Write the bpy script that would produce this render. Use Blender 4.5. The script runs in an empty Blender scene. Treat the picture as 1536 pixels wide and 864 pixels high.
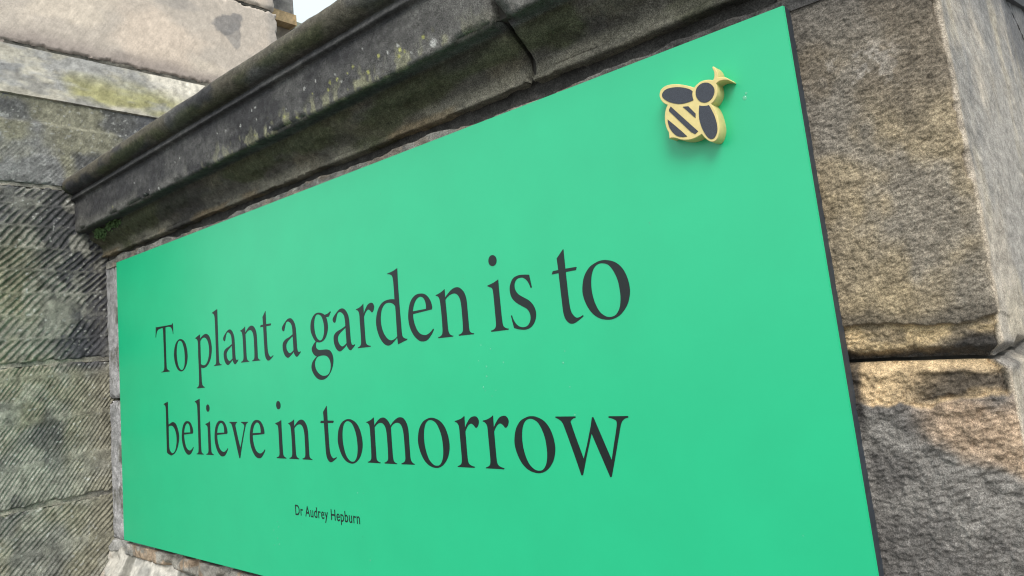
import bpy, bmesh, math, random
import numpy as np
from mathutils import Matrix, Vector

# ------------------------------------------------------------------ camera, sky, sun, exposure
S = bpy.context.scene
ZO = 1.05                      # board bottom edge above the pavement
cam = bpy.data.cameras.new('camera'); cam_o = bpy.data.objects.new('camera', cam)
S.collection.objects.link(cam_o); S.camera = cam_o
cam.sensor_width = 36.0; cam.lens = 1073.0/1536*36; cam.clip_start = 0.02; cam.clip_end = 2000
cam.shift_x = 60.0/1536; cam.shift_y = -55.0/1536
_r = ((0.7283816, 0.6784154, -0.0959832), (-0.1637751, 0.0363611, -0.9858274), (-0.6653104, 0.7337782, 0.1375923))
M = Matrix(((_r[0][0], -_r[1][0], -_r[2][0], 2.2110770), (_r[0][1], -_r[1][1], -_r[2][1], -0.8518889),
            (_r[0][2], -_r[1][2], -_r[2][2], 0.4351653+ZO), (0, 0, 0, 1)))
cam_o.matrix_world = M

SUN_DIR = Vector((0.50, -0.62, 0.80)).normalized()      # towards the brightest part of the cloud
w = bpy.data.worlds.new('World'); S.world = w; w.use_nodes = True
nt = w.node_tree; bg = nt.nodes['Background']
sky = nt.nodes.new('ShaderNodeTexSky'); sky.sky_type = 'NISHITA'; sky.sun_disc = False
sky.sun_elevation = math.asin(SUN_DIR.z); sky.sun_rotation = math.atan2(SUN_DIR.x, SUN_DIR.y)
sky.air_density = 1.0; sky.dust_density = 7.0; sky.ozone_density = 1.0
hs = nt.nodes.new('ShaderNodeHueSaturation'); hs.inputs['Saturation'].default_value = 0.55
nt.links.new(sky.outputs[0], hs.inputs['Color'])
tcw = nt.nodes.new('ShaderNodeTexCoord'); cl = nt.nodes.new('ShaderNodeTexNoise')      # thin bright overcast
cl.inputs['Scale'].default_value = 2.2; cl.inputs['Detail'].default_value = 5; nt.links.new(tcw.outputs['Generated'], cl.inputs['Vector'])
cr = nt.nodes.new('ShaderNodeMapRange'); nt.links.new(cl.outputs[0], cr.inputs[0])
cr.inputs[1].default_value = .25; cr.inputs[2].default_value = .7; cr.inputs[3].default_value = .62; cr.inputs[4].default_value = .95
mx = nt.nodes.new('ShaderNodeMix'); mx.data_type = 'RGBA'; nt.links.new(cr.outputs[0], mx.inputs['Factor'])
nt.links.new(hs.outputs[0], mx.inputs['A']); mx.inputs['B'].default_value = (4.3, 4.95, 5.1, 1)
nt.links.new(mx.outputs['Result'], bg.inputs[0])
bg.inputs[1].default_value = 0.15
sun = bpy.data.lights.new('sun', 'SUN'); sun.energy = 1.5; sun.angle = math.radians(30); sun.color = (1.0, 0.965, 0.91)
sun_o = bpy.data.objects.new('sun', sun); S.collection.objects.link(sun_o)
sun_o.rotation_euler = SUN_DIR.to_track_quat('Z', 'Y').to_euler(); sun_o.location = (3, -4, 8)
vs = S.view_settings; vs.view_transform = 'Standard'; vs.look = 'None'; vs.exposure = 0.67; vs.gamma = 1
vs.use_curve_mapping = False
S.cycles.filter_width = 1.15      # crisp phone-camera sampling

# ------------------------------------------------------------------ helpers
rng = np.random.default_rng(11); random.seed(5)
TAB = rng.random((16, 256, 256)).astype(np.float64)
def vn(x, y, seed=0):
    x = np.asarray(x, float); y = np.asarray(y, float)
    xi = np.floor(x).astype(int); yi = np.floor(y).astype(int); fx = x-xi; fy = y-yi
    fx = fx*fx*fx*(fx*(fx*6-15)+10); fy = fy*fy*fy*(fy*(fy*6-15)+10); T = TAB[seed % 16]; o = (seed//16)*37
    a = T[(yi+o) & 255, xi & 255]; b = T[(yi+o) & 255, (xi+1) & 255]
    c = T[(yi+1+o) & 255, xi & 255]; d = T[(yi+1+o) & 255, (xi+1) & 255]
    return (a*(1-fx)+b*fx)*(1-fy)+(c*(1-fx)+d*fx)*fy
def fbm(x, y, octv=4, seed=0, gain=0.5):
    s = 0; a = 1; t = 0
    for k in range(octv):
        s = s+a*vn(x*2**k+17.3*k, y*2**k+9.1*k, seed+k); t += a; a *= gain
    return s/t                                     # 0..1, mean .5
def ss(a, b, x):
    t = np.clip((x-a)/(b-a), 0, 1); return t*t*(3-2*t)
def mix(a, b, t):
    t = np.asarray(t)[..., None]; return np.asarray(a)*(1-t)+np.asarray(b)*t
def rgb(h, k=1.0):                                 # sRGB hex -> linear
    v = [int(h[i:i+2], 16)/255 for i in (0, 2, 4)]
    return tuple(k*(c/12.92 if c <= .04045 else ((c+.055)/1.055)**2.4) for c in v)

def link(o, parent=None):
    S.collection.objects.link(o)
    if parent is not None:
        bpy.context.view_layer.update(); o.parent = parent; o.matrix_parent_inverse = parent.matrix_world.inverted()
    return o
def empty(name, loc, label, cat, group=None):
    o = bpy.data.objects.new(name, None); o.location = (loc[0], loc[1], loc[2]+ZO); o.empty_display_size = .05
    S.collection.objects.link(o); bpy.context.view_layer.update()
    tag(o, label, cat, group); return o
def tag(o, label=None, cat=None, group=None, kind=None):
    if label: o['label'] = label
    if cat: o['category'] = cat
    if group: o['group'] = group
    if kind: o['kind'] = kind
    return o
def mesh_obj(name, verts, faces, mat, parent=None, col=None, smooth=True):
    v = np.asarray(verts, float).copy(); v[:, 2] += ZO
    me = bpy.data.meshes.new(name)
    if isinstance(faces, np.ndarray):
        k = faces.shape[1]
        me.vertices.add(len(v)); me.vertices.foreach_set('co', v.ravel())
        me.loops.add(faces.size); me.loops.foreach_set('vertex_index', faces.ravel().astype(np.int32))
        me.polygons.add(len(faces)); me.polygons.foreach_set('loop_start', np.arange(0, faces.size, k, dtype=np.int32))
        me.polygons.foreach_set('loop_total', np.full(len(faces), k, np.int32)); me.update(calc_edges=True)
    else:
        me.from_pydata([tuple(p) for p in v], [], [tuple(f) for f in faces])
    me.validate()
    if col is not None:
        ca = me.color_attributes.new('Col', 'FLOAT_COLOR', 'POINT')
        c4 = np.ones((len(v), 4)); c4[:, :3] = np.clip(col, 0, 1); ca.data.foreach_set('color', c4.ravel())
    if smooth: me.polygons.foreach_set('use_smooth', np.ones(len(me.polygons), bool))
    me.materials.append(mat)
    return link(bpy.data.objects.new(name, me), parent)

def panel(name, parent, mat, O, U, V, w, h, res, disp, col, depth=.1, res_v=None, mot=.55):
    """a stone: dense displaced front face (U x V = outward normal), four sides going back by depth, a back"""
    O, U, V = (np.asarray(a, float) for a in (O, U, V)); N = np.cross(U, V); N /= np.linalg.norm(N)
    nu = max(2, int(w/res)+1); nv = max(2, int(h/(res_v or res))+1)
    u, v = np.meshgrid(np.linspace(0, w, nu), np.linspace(0, h, nv))
    d = disp(u, v); P = O+u[..., None]*U+v[..., None]*V+d[..., None]*N
    verts = P.reshape(-1, 3); C = (col(u, v, d)*mottle(u, v, mot)[..., None]).reshape(-1, 3)
    i = np.arange(nu*nv).reshape(nv, nu)
    F = np.stack([i[:-1, :-1], i[:-1, 1:], i[1:, 1:], i[1:, :-1]], -1).reshape(-1, 4)
    loop = np.concatenate([i[0, :-1], i[:-1, -1], i[-1, :0:-1], i[:0:-1, 0]])
    n = len(loop); b0 = len(verts)
    uu = u.reshape(-1)[loop]; vv = v.reshape(-1)[loop]
    back = O+uu[:, None]*U+vv[:, None]*V-depth*N
    verts = np.concatenate([verts, verts[loop], back, [O+w/2*U+h/2*V-depth*N]]); C = np.concatenate([C, C[loop], C[loop], C[:1]])
    j = np.arange(n); k = (j+1) % n
    F = np.concatenate([F, np.stack([b0+k, b0+j, b0+n+j, b0+n+k], -1), np.stack([b0+n+k, b0+n+j, np.full(n, b0+2*n), np.full(n, b0+2*n)], -1)[:0]])
    return mesh_obj(name, verts, F, mat, parent, C)

def mottle(u, v, k):                                # grains and small stains in the stone itself
    return np.clip(1+k*(fbm(u*55+3, v*55, 4, 13, .75)-.5)*2.2, .25, 2)
def edge_round(u, v, w, h, r, wob=0, seed=3):
    e = np.minimum(np.minimum(u, w-u), np.minimum(v, h-v))
    if wob: e = e-wob*(fbm(u*60, v*60, 3, seed)-.35)*2
    t = np.clip(1-e/r, 0, 1.6); return -r*.8*t*t

# ------------------------------------------------------------------ materials
def node_mat(name):
    m = bpy.data.materials.new(name); m.use_nodes = True; t = m.node_tree
    return m, t, t.nodes['Principled BSDF']
def N(t, typ, **kw):
    n = t.nodes.new(typ)
    for k, v in kw.items():
        if k.startswith('i_'): n.inputs[k[2:].replace('_', ' ')].default_value = v
        else: setattr(n, k, v)
    return n
def stone_mat(name, fine=420, bump=.35, dist=.0012, contrast=.45, rough=.9, speck=0.0, stretch=(1, 1, 1)):
    m, t, b = node_mat(name); L = t.links.new
    at = N(t, 'ShaderNodeVertexColor', layer_name='Col'); tc = N(t, 'ShaderNodeTexCoord')
    mp = N(t, 'ShaderNodeMapping'); mp.inputs['Scale'].default_value = stretch; L(tc.outputs['Object'], mp.inputs[0])
    n1 = N(t, 'ShaderNodeTexNoise', i_Scale=fine, i_Detail=3.0, i_Roughness=.65); L(mp.outputs[0], n1.inputs['Vector'])
    n2 = N(t, 'ShaderNodeTexNoise', i_Scale=fine*.22, i_Detail=5.0, i_Roughness=.7); L(mp.outputs[0], n2.inputs['Vector'])
    ad = N(t, 'ShaderNodeMath', operation='ADD'); L(n1.outputs[0], ad.inputs[0]); L(n2.outputs[0], ad.inputs[1])
    def rng_(src, k, lo=.32, hi=.68):
        q = N(t, 'ShaderNodeMapRange'); L(src, q.inputs[0]); q.inputs[1].default_value = lo; q.inputs[2].default_value = hi
        q.inputs[3].default_value = 1-k; q.inputs[4].default_value = 1+k; return q.outputs[0]
    n4 = N(t, 'ShaderNodeTexNoise', i_Scale=fine*1.9, i_Detail=1.0); L(mp.outputs[0], n4.inputs['Vector'])
    g1 = N(t, 'ShaderNodeMath', operation='MULTIPLY'); L(rng_(n1.outputs[0], contrast), g1.inputs[0]); L(rng_(n2.outputs[0], contrast*.55), g1.inputs[1])
    mr = N(t, 'ShaderNodeMath', operation='MULTIPLY'); L(g1.outputs[0], mr.inputs[0]); L(rng_(n4.outputs[0], contrast*.9), mr.inputs[1])
    mu = N(t, 'ShaderNodeVectorMath', operation='SCALE'); L(at.outputs[0], mu.inputs[0]); L(mr.outputs[0], mu.inputs['Scale'])
    L(mu.outputs[0], b.inputs['Base Color'])
    bp = N(t, 'ShaderNodeBump'); bp.inputs['Strength'].default_value = bump; bp.inputs['Distance'].default_value = dist
    L(ad.outputs[0], bp.inputs['Height']); L(bp.outputs[0], b.inputs['Normal'])
    b.inputs['Roughness'].default_value = rough; b.inputs['Specular IOR Level'].default_value = .25
    return m
MS_TOOL = stone_mat('tooled_sandstone', 380, .4, .0012, .36)
MS_CORN = stone_mat('weathered_cornice_stone', 430, .5, .0012, .46)
MS_ROUGH = stone_mat('pecked_sandstone', 520, .6, .0012, .40)
MS_RETURN = stone_mat('rubbed_sandstone', 420, .45, .001, .35)
MS_PALE = stone_mat('pale_sandstone', 330, .3, .001, .13)
MS_MORT = stone_mat('lime_mortar', 350, .6, .0015, .35)
def plain(name, col, rough=.6, spec=.4, noise=.0, scale=60):
    m, t, b = node_mat(name); L = t.links.new
    b.inputs['Roughness'].default_value = rough; b.inputs['Specular IOR Level'].default_value = spec
    tc = N(t, 'ShaderNodeTexCoord'); n1 = N(t, 'ShaderNodeTexNoise', i_Scale=scale, i_Detail=6.0, i_Roughness=.6)
    L(tc.outputs['Object'], n1.inputs['Vector']); mr = N(t, 'ShaderNodeMapRange'); L(n1.outputs[0], mr.inputs[0])
    mr.inputs[1].default_value = .3; mr.inputs[2].default_value = .7
    mr.inputs[3].default_value = 1-noise; mr.inputs[4].default_value = 1+noise
    mu = N(t, 'ShaderNodeVectorMath', operation='SCALE'); mu.inputs[0].default_value = col; L(mr.outputs[0], mu.inputs['Scale'])
    L(mu.outputs[0], b.inputs['Base Color'])
    return m, t, b
M_GREEN, tg, bg_ = plain('green_satin_paint', (.008, .485, .222), .34, .85, .035, 9)
n3 = N(tg, 'ShaderNodeTexNoise', i_Scale=520.0, i_Detail=2.0); tcg = N(tg, 'ShaderNodeTexCoord'); tg.links.new(tcg.outputs['Object'], n3.inputs['Vector'])
bpg = N(tg, 'ShaderNodeBump'); bpg.inputs['Strength'].default_value = .08; bpg.inputs['Distance'].default_value = .0004
tg.links.new(n3.outputs[0], bpg.inputs['Height']); tg.links.new(bpg.outputs[0], bg_.inputs['Normal'])
M_EDGE, _, _ = plain('dark_board_edge', (.040, .050, .064), .6, .4, .25, 80)
M_INK, _, _ = plain('charcoal_vinyl', (.004, .008, .008), .34, .55, .08, 40)
M_BEEY, _, _ = plain('yellow_painted_wood', (.70, .57, .25), .65, .3, .07, 120)
M_BEEK, _, _ = plain('dark_speckled_paint', (.050, .055, .070), .62, .35, .35, 900)
M_MOSS, _, _ = plain('moss_green', (.10, .165, .065), .8, .2, .4, 200)
M_CORE, _, _ = plain('wall_core_rubble', (.07, .065, .058), .95, .2, .4, 18)
M_PAVE, _, _ = plain('pavement_stone', (.17, .165, .155), .85, .25, .25, 3)
m_drop, td, bd = node_mat('water'); bd.inputs['Roughness'].default_value = .03; bd.inputs['IOR'].default_value = 1.5
bd.inputs['Specular IOR Level'].default_value = 1.0; bd.inputs['Base Color'].default_value = (.55, .75, .68, 1); bd.inputs['Alpha'].default_value = .20

# ------------------------------------------------------------------ ground
g = mesh_obj('pavement', [(-60, -60, -1.05), (60, -60, -1.05), (60, 60, -1.05), (-60, 60, -1.05)], [(0, 1, 2, 3)], M_PAVE, smooth=False)
tag(g, kind='structure')

def box(name, parent, mat, x0, x1, y0, y1, z0, z1, bevel=0):
    bm = bmesh.new(); bmesh.ops.create_cube(bm, size=1)
    for v in bm.verts:
        v.co = (x0+(v.co.x+.5)*(x1-x0), y0+(v.co.y+.5)*(y1-y0), z0+(v.co.z+.5)*(z1-z0)+ZO)
    if bevel: bmesh.ops.bevel(bm, geom=bm.edges[:], offset=bevel, segments=2, affect='EDGES')
    me = bpy.data.meshes.new(name); bm.to_mesh(me); bm.free(); me.materials.append(mat)
    return link(bpy.data.objects.new(name, me), parent)

# ------------------------------------------------------------------ garden wall
XE = 2.112                     # end arris of the wall
YW = .020                      # face of the wall behind the board
XL = -.130                     # face of the building it runs into
wall = empty('garden_wall', (1.0, .2, -1.05), 'low sandstone garden wall with moulded cornice carrying the green board', 'wall')
box('wall_core', wall, M_CORE, -.12, XE-.05, YW+.05, .62, -1.05, 1.05)
X, Y, Z = np.array((1., 0, 0)), np.array((0, 1., 0)), np.array((0, 0, 1.))
JZ = .381                      # bed joint beside the board

# --- the end stones: one sheet each, front face (s < 0), worn arris, end return (s > 0)
def corner_stone(z0, h, fl, rl, disp, col, rf=.0011, rr=.0045, rz=.0012, r=.005):
    sf = np.linspace(-fl, 0, int(fl/rf)+1)[:-1]; k1 = int(.06/.0018); k2 = int((rl-.06)/rr)
    s1 = np.concatenate([sf, np.linspace(0, .06, k1+1)[:-1], .06+(rl-.06)*np.linspace(0, 1, k2+1)**1.25])
    v1 = np.linspace(0, h, int(h/rz)+1); s_, v = np.meshgrid(s1, v1); z = v+z0
    d = disp(s_, z, v, h)
    def smin(p, q, k=2*r):                                # rounded corner of two offset faces
        t = np.clip(.5+.5*(q-p)/k, 0, 1); return q*(1-t)+p*t-k*t*(1-t)
    P = np.stack([XE+smin(s_, d), YW-smin(-s_, d), z+.012*(fbm(s_*8+3, s_*0, 4, 15)-.5)*np.exp(-((z-JZ)/.035)**2)], -1); nu, nv = len(s1), len(v1)
    i = np.arange(nu*nv).reshape(nv, nu); C = (col(s_, z)*mottle(s_*np.where(s_ > 0, .5, 1.6), z*1.6, .5)[..., None]).reshape(-1, 3); V = P.reshape(-1, 3)
    F = np.stack([i[:-1, :-1], i[:-1, 1:], i[1:, 1:], i[1:, :-1]], -1).reshape(-1, 4)
    for row, fl_ in ((i[0], 0), (i[-1], 1)):              # bed faces going back into the wall
        b = len(V); top = V[row]; inn = top.copy(); q = .09
        inn[:, 0] -= q*np.where(s1 > -.06, 1, 0); inn[:, 1] += q
        V = np.concatenate([V, top, inn]); C = np.concatenate([C, C[row], C[row]]); j = np.arange(b, b+nu-1)
        f = np.stack([j, j+nu, j+nu+1, j+1], -1); F = np.concatenate([F, f[:, ::-1] if fl_ else f])
    return mesh_obj('stone', V, F, MS_ROUGH, wall, C)
def peck(s, z, k=1.0, ang=-28):
    a = math.radians(ang); p = s*math.cos(a)-z*math.sin(a); q = s*math.sin(a)+z*math.cos(a)
    n = fbm(p*260*k, q*390*k, 2, 1, .6)+.55*(fbm(p*105*k+5, q*150*k, 2, 4)-.5)
    return n-.5
def arris(s, z, seed):                                    # chipped corner
    n = fbm(z*28, z*0+seed, 4, seed % 16)
    return -.0035*ss(.010, 0, np.abs(s))*ss(.35, .75, n)-.004*ss(.012, .0, np.abs(s)+.004*(fbm(s*90, z*90, 2, 3)-.5))*ss(.62, .74, n)-.002*ss(.008, 0, np.abs(s))*fbm(z*130, s*60, 2, 4)
def d_up(s, z, v, h):
    fr = ss(.004, -.004, s); x = s+XE
    d = fr*(.0034*peck(x, z)+.003*(fbm(x*18, z*18, 3, 5)-.5))+(1-fr)*(.0022*(fbm(s*90, z*45, 4, 2, .6)-.5)+.005*(fbm(s*9, z*9, 3, 4)-.5))
    e = z-JZ+.024*(fbm(x*17, z*12, 5, 8, .6)-.5)
    band = ss(.0405, .0375, e)                            # weathered-back bed of soft stone
    d = d-fr*band*(.0065+.008*(fbm(x*38, z*80, 4, 9, .6)-.5))-.5*(1-fr)*band*.004*ss(.2, 0, s)
    d += -.012*ss(.012, .0, v+.010*(fbm(x*26, x*0+3, 4, 2)-.5))
    return d+arris(s, z, 5)
def c_up(s, z):
    x = s+XE; fr = ss(.004, -.002, s)
    tan, brown, grey, yel, pale = (.275, .222, .150), (.165, .137, .105), (.205, .182, .155), (.46, .345, .20), (.42, .38, .34)
    c = mix(tan, brown, ss(.38, .70, fbm(x*8, z*7, 4, 2)+.22*ss(.54, .78, z)-.06))
    c = mix(c, grey, ss(.50, .64, fbm(x*12+4, z*9, 4, 6)+.18*ss(.56, .45, z))*.75)
    c = mix(c, (.32, .25, .155), ss(.46, .62, fbm(x*9, z*9+7, 4, 11))*ss(.78, .60, z)*.6)
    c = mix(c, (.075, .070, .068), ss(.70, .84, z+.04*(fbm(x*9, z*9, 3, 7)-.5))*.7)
    sp = ss(.062, .006, np.hypot((x-2.03)*1.0, (z-.705)*1.5)+.05*(fbm(x*55, z*75, 4, 3)-.5))*ss(.50, .60, fbm(x*70, z*70, 3, 12))
    c = mix(c, pale, sp*.5)
    e = z-JZ+.024*(fbm(x*17, z*12, 5, 8, .6)-.5)
    c = mix(c, (.085, .072, .058), ss(.060, .044, e+.012*(fbm(x*40, z*40, 3, 2)-.5))*.65)
    c = mix(c, yel, ss(.041, .037, e)*(.25+.75*ss(.36, .54, fbm(x*18, z*34, 4, 13, .6))))
    c = mix(c, (.045, .040, .036), ss(.018, .006, z-JZ+.020*(fbm(x*16, z*14, 4, 7)-.5)-.012*ss(2.04, 2.09, x)))
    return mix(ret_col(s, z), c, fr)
def ret_col(s, z):
    c = mix((.43, .375, .315), (.34, .31, .28), ss(.40, .62, fbm(s*3.5, z*5, 5, 7, .6)))
    c = mix(c, (.46, .395, .305), ss(.50, .66, fbm(s*5, z*3.5+3, 4, 3))*.7)
    c = mix(c, (.20, .195, .195), ss(.54, .66, fbm(s*3+3, z*4.5, 5, 9, .6))*.55)
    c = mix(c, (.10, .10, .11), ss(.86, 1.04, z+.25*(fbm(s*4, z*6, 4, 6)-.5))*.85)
    c = mix(c, (.46, .37, .265), ss(.020, .002, s+.012*(fbm(z*30, s*30, 3, 5)-.5))*.45)
    c = mix(c, (.11, .105, .105), ss(.022, .006, np.abs(z-JZ)+.016*(fbm(s*20, z*20, 3, 1)-.5))*.7)
    return c
corner_stone(JZ+.002, .690, .157, 2.55, d_up, c_up)
hl = .60
def spall(x, z):
    top = JZ-z
    m1 = ss(.045, .041, top-.10*(x-2.0)+.070*(fbm(x*11, z*9, 5, 10, .55)-.5)+.30*np.maximum(0, x-2.035))    # pale flake scar
    return m1
def d_lo(s, z, v, h):
    fr = ss(.004, -.004, s); x = s+XE; top = JZ-z
    d = fr*(.0044*peck(x, z, .85, -24)+.006*(fbm(x*14, z*14, 3, 6)-.5))+(1-fr)*(.0022*(fbm(s*90, z*45, 4, 2, .6)-.5)+.005*(fbm(s*9, z*9, 3, 4)-.5))
    m = spall(x, z); d = d-fr*m*(.0070-.008*(fbm(x*45, z*70, 4, 14, .6)-.5))
    pit = ss(.11, .05, np.abs(top-.075-.25*(x-2.06))+.06*(fbm(x*22, z*22, 3, 4)-.5))*ss(2.0, 2.05, x)
    d = d+fr*pit*.008*(fbm(x*55, z*75, 3, 12)-.55)
    d += -.012*ss(.011, 0, h-v+.010*(fbm(x*30, x*0+1, 4, 2)-.5))
    return d+arris(s, z, 9)*.8
def c_lo(s, z):
    x = s+XE; fr = ss(.004, -.002, s); top = JZ-z
    grey, dk, brown, buff, pink = (.200, .185, .170), (.125, .115, .108), (.25, .20, .145), (.54, .395, .235), (.42, .30, .205)
    c = mix(grey, dk, ss(.42, .60, fbm(x*11, z*11, 4, 3)))
    c = mix(c, brown, ss(.50, .62, fbm(x*8+2, z*10, 4, 8))*.5)
    c = mix(c, pink, ss(.052, .022, np.abs(top-.070-.30*(x-2.07))+.05*(fbm(x*24, z*24, 4, 4)-.5))*ss(2.01, 2.06, x+.03*(fbm(x*20, z*20, 3, 8)-.5))*.8)
    m = spall(x, z); c = mix(c, buff, m*(.6+.4*ss(.4, .55, fbm(x*30, z*40, 3, 2))))
    so = ss(.020, .006, np.abs(top-.026-.10*(2.08-x))+.034*(fbm(x*17, z*24, 4, 9, .6)-.5))*ss(2.00, 2.055, x+.04*(fbm(x*20, z*24, 3, 5)-.5))
    so = np.maximum(so, ss(.05, .02, np.abs(top-.035)+.02*(fbm(x*60, z*60, 3, 6)-.5))*ss(1.978, 1.970, x+.008*(fbm(z*60, x*30, 3, 4)-.5)))
    c = mix(c, (.032, .030, .030), so*.9)
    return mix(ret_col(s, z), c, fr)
corner_stone(JZ-.002-hl, hl, .157, 2.55, d_lo, c_lo)
RY = 2.57
def d_ret(u, v): return .0025*(fbm(u*90, v*40, 4, 2, .6)-.5)+.006*(fbm(u*9, v*9, 3, 4)-.5)
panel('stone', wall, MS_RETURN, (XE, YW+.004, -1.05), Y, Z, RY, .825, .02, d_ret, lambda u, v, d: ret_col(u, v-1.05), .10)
panel('stone', wall, MS_RETURN, (XE, .34, JZ+.698), Y, Z, RY-.32, .45, .012, d_ret, lambda u, v, d: ret_col(u+.3, v+JZ+.698), .10)
box('joint_mortar', wall, M_CORE, 1.956, XE-.03, YW+.034, YW+.10, JZ-.012, JZ+.012)
box('joint_mortar', wall, M_CORE, XE-.09, XE-.022, YW+.03, RY, JZ-.012, JZ+.012)
# raking kerb on top of the end return
rk = [(YW+.9, 1.05), (1.06, 1.075), (1.72, 1.25), (RY, 1.49), (RY, 1.75), (1.72, 1.52), (1.0, 1.33), (YW+.9, 1.28)]
vv = [(XE-.25, a, b) for a, b in rk]+[(XE+.010, a, b) for a, b in rk]; n = len(rk)
mesh_obj('raking_coping', vv, [tuple(range(n))[::-1], tuple(range(n, 2*n))]+[(i, (i+1) % n, n+(i+1) % n, n+i) for i in range(n)],
         MS_CORN, wall, np.tile((.055, .055, .06), (2*n, 1)), smooth=False)

# --- stones seen left of the board and below it
def d_left(amp):
    return lambda u, v: amp*(fbm(u*60, v*60, 4, 3, .6)-.5)+.004*(fbm(u*14, v*10, 2, 2)-.5)
def c_left(u, v, d):
    c = mix((.27, .265, .265), (.36, .35, .355), ss(.4, .6, fbm(u*20, v*9, 4, 6)))
    c = mix(c, (.17, .165, .15), ss(.52, .66, fbm(u*25, v*16, 4, 9)))
    return c
def d_l1(u, v): return d_left(.005)(u, v)+edge_round(u, v, .30, .404, .008, .01)*np.where(v < .2, 1, 0)
panel('stone', wall, MS_MORT, (XL-.01, YW, .398), X, Z, .30, .404, .004, d_l1, c_left, .10)
def d_l2(u, v): return d_left(.006)(u, v)+.007+edge_round(u, v, .30, .404, .012, .014)*np.where((u < .15), 1, 0)
panel('stone', wall, MS_MORT, (XL+.006, YW, -.012), X, Z, .30, .402, .003, d_l2, c_left, .10)
def d_hid(u, v): return .003*(fbm(u*30, v*30, 3, 3)-.5)
panel('stone', wall, MS_ROUGH, (.18, YW+.006, .36), X, Z, 1.77, .44, .05, d_hid, lambda u, v, d: mix((.17, .16, .14), (.2, .19, .17), u*0), .10)
panel('stone', wall, MS_ROUGH, (.18, YW+.006, -.05), X, Z, 1.77, .40, .05, d_hid, lambda u, v, d: mix((.17, .16, .14), (.2, .19, .17), u*0), .10)
# ragged pointing between board and cornice
def pt_edge(x): return .020+.014*(fbm(x*7, x*0+2, 5, 7, .6)-.5)*2-.006*ss(1.45, 1.7, x)+.010*ss(.5, .1, x)
def d_pt(u, v):
    e = pt_edge(u); m = ss(.0012, -.0012, v-e)
    return m*(.003+.006*(fbm(u*45, v*60, 4, 5, .6)-.5))-(1-m)*(.008+.004*(fbm(u*30, v*30, 3, 6)-.5))
def c_pt(u, v, d):
    m = ss(.002, -.001, v-pt_edge(u))
    c = mix((.170, .160, .148), (.26, .245, .22), ss(.42, .62, fbm(u*28, v*50, 4, 4)))
    c = mix(c, (.25, .19, .145), ss(.56, .66, fbm(u*14, v*30, 3, 1))*.5)
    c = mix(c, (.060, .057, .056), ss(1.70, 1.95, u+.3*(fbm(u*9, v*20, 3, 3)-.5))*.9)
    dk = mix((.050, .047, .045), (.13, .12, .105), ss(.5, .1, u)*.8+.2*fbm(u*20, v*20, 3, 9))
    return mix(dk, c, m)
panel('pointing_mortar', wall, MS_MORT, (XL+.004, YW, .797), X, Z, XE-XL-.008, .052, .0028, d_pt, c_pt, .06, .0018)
# sloping plinth course under the board, broken mortar lip above it
def d_pl(u, v): return .010*(fbm(u*11, v*14, 4, 3)-.5)+.003*(fbm(u*70, v*70, 3, 6)-.5)-.012*ss(.45, .62, fbm(u*7+5, v*12, 4, 9))*ss(.06, .14, v)
def c_pl(u, v, d):
    c = mix((.38, .365, .335), (.50, .47, .42), ss(.4, .6, fbm(u*12, v*14, 4, 3)))
    c = mix(c, (.20, .19, .165), ss(.50, .62, fbm(u*13+3, v*17, 4, 6)+.25*ss(.09, .16, v)*ss(.08, .3, u)))
    c = mix(c, (.56, .44, .34), ss(.55, .64, fbm(u*10, v*10, 3, 8))*.5)
    return c
sl = np.array((0, .060, .125)); sl /= np.linalg.norm(sl)
panel('plinth_stone', wall, MS_PALE, (XL+.002, -.046, -.165), X, sl, 1.30, .150, .0035, d_pl, c_pl, .12)
panel('plinth_stone', wall, MS_PALE, (XL+1.178, -.046, -.165), X, sl, 1.05, .150, .012, d_pl, c_pl, .12)
def d_pf(u, v): return .006*(fbm(u*12, v*12, 3, 3)-.5)
panel('plinth_stone', wall, MS_PALE, (XL+.002, -.046, -1.05), X, Z, XE+.03-XL, .882, .03, d_pf, c_pl, .05)
def d_lp(u, v):
    return .014*(fbm(u*26, v*26, 4, 8)-.5)+.006*(fbm(u*80, v*80, 3, 5)-.5)+.006-.016*ss(.5, .66, fbm(u*15+3, v*15, 3, 4))-.012*ss(.012, 0, v)
def c_lp(u, v, d):
    c = mix((.36, .35, .335), (.24, .225, .195), ss(.08, .20, u)*.8+.2*fbm(u*30, v*30, 3, 2))
    c = mix(c, (.33, .23, .15), ss(.56, .66, fbm(u*22, v*25, 4, 11))*ss(.1, .2, u)*.7)
    return c
panel('mortar_lip', wall, MS_MORT, (XL+.014, YW-.010, -.050), X, Z, 1.0, .040, .0025, d_lp, c_lp, .05)

# ------------------------------------------------------------------ cornice: profile (y, z) swept along x
prof = [(.30, 1.086), (.10, 1.086), (-.055, 1.085)]
prof += [(-.075-.027*math.sin(a), 1.057+.027*math.cos(a)) for a in np.linspace(.25, math.pi-.30, 14)]
prof += [(-.070, 1.029), (-.072, 1.027), (-.0795, 1.013), (-.0785, 1.0105), (-.069, 1.008), (-.068, 1.004)]
prof += [(-.0665, .93), (-.066, .916), (-.064, .912), (-.060, .911), (-.036, .913), (-.030, .912)]
for a in np.linspace(0, 1, 12):      # cyma
    prof.append((-.028+.038*(a-.12*math.sin(2*math.pi*a)), .910-.064*(a+.03*math.sin(2*math.pi*a))))
prof += [(.0105, .8445), (.0065, .8435), (.0060, .8365), (.0085, .8345), (.06, .834)]
prof = np.array(prof)
def resample(p, step):
    out = [p[0]]
    for a, b in zip(p[:-1], p[1:]):
        L = np.linalg.norm(b-a); k = max(1, int(round(L/step)))
        out += [a+(b-a)*(i+1)/k for i in range(k)]
    return np.array(out)
prof = np.concatenate([prof[:2], resample(prof[1:], .0032)[1:]])
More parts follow.
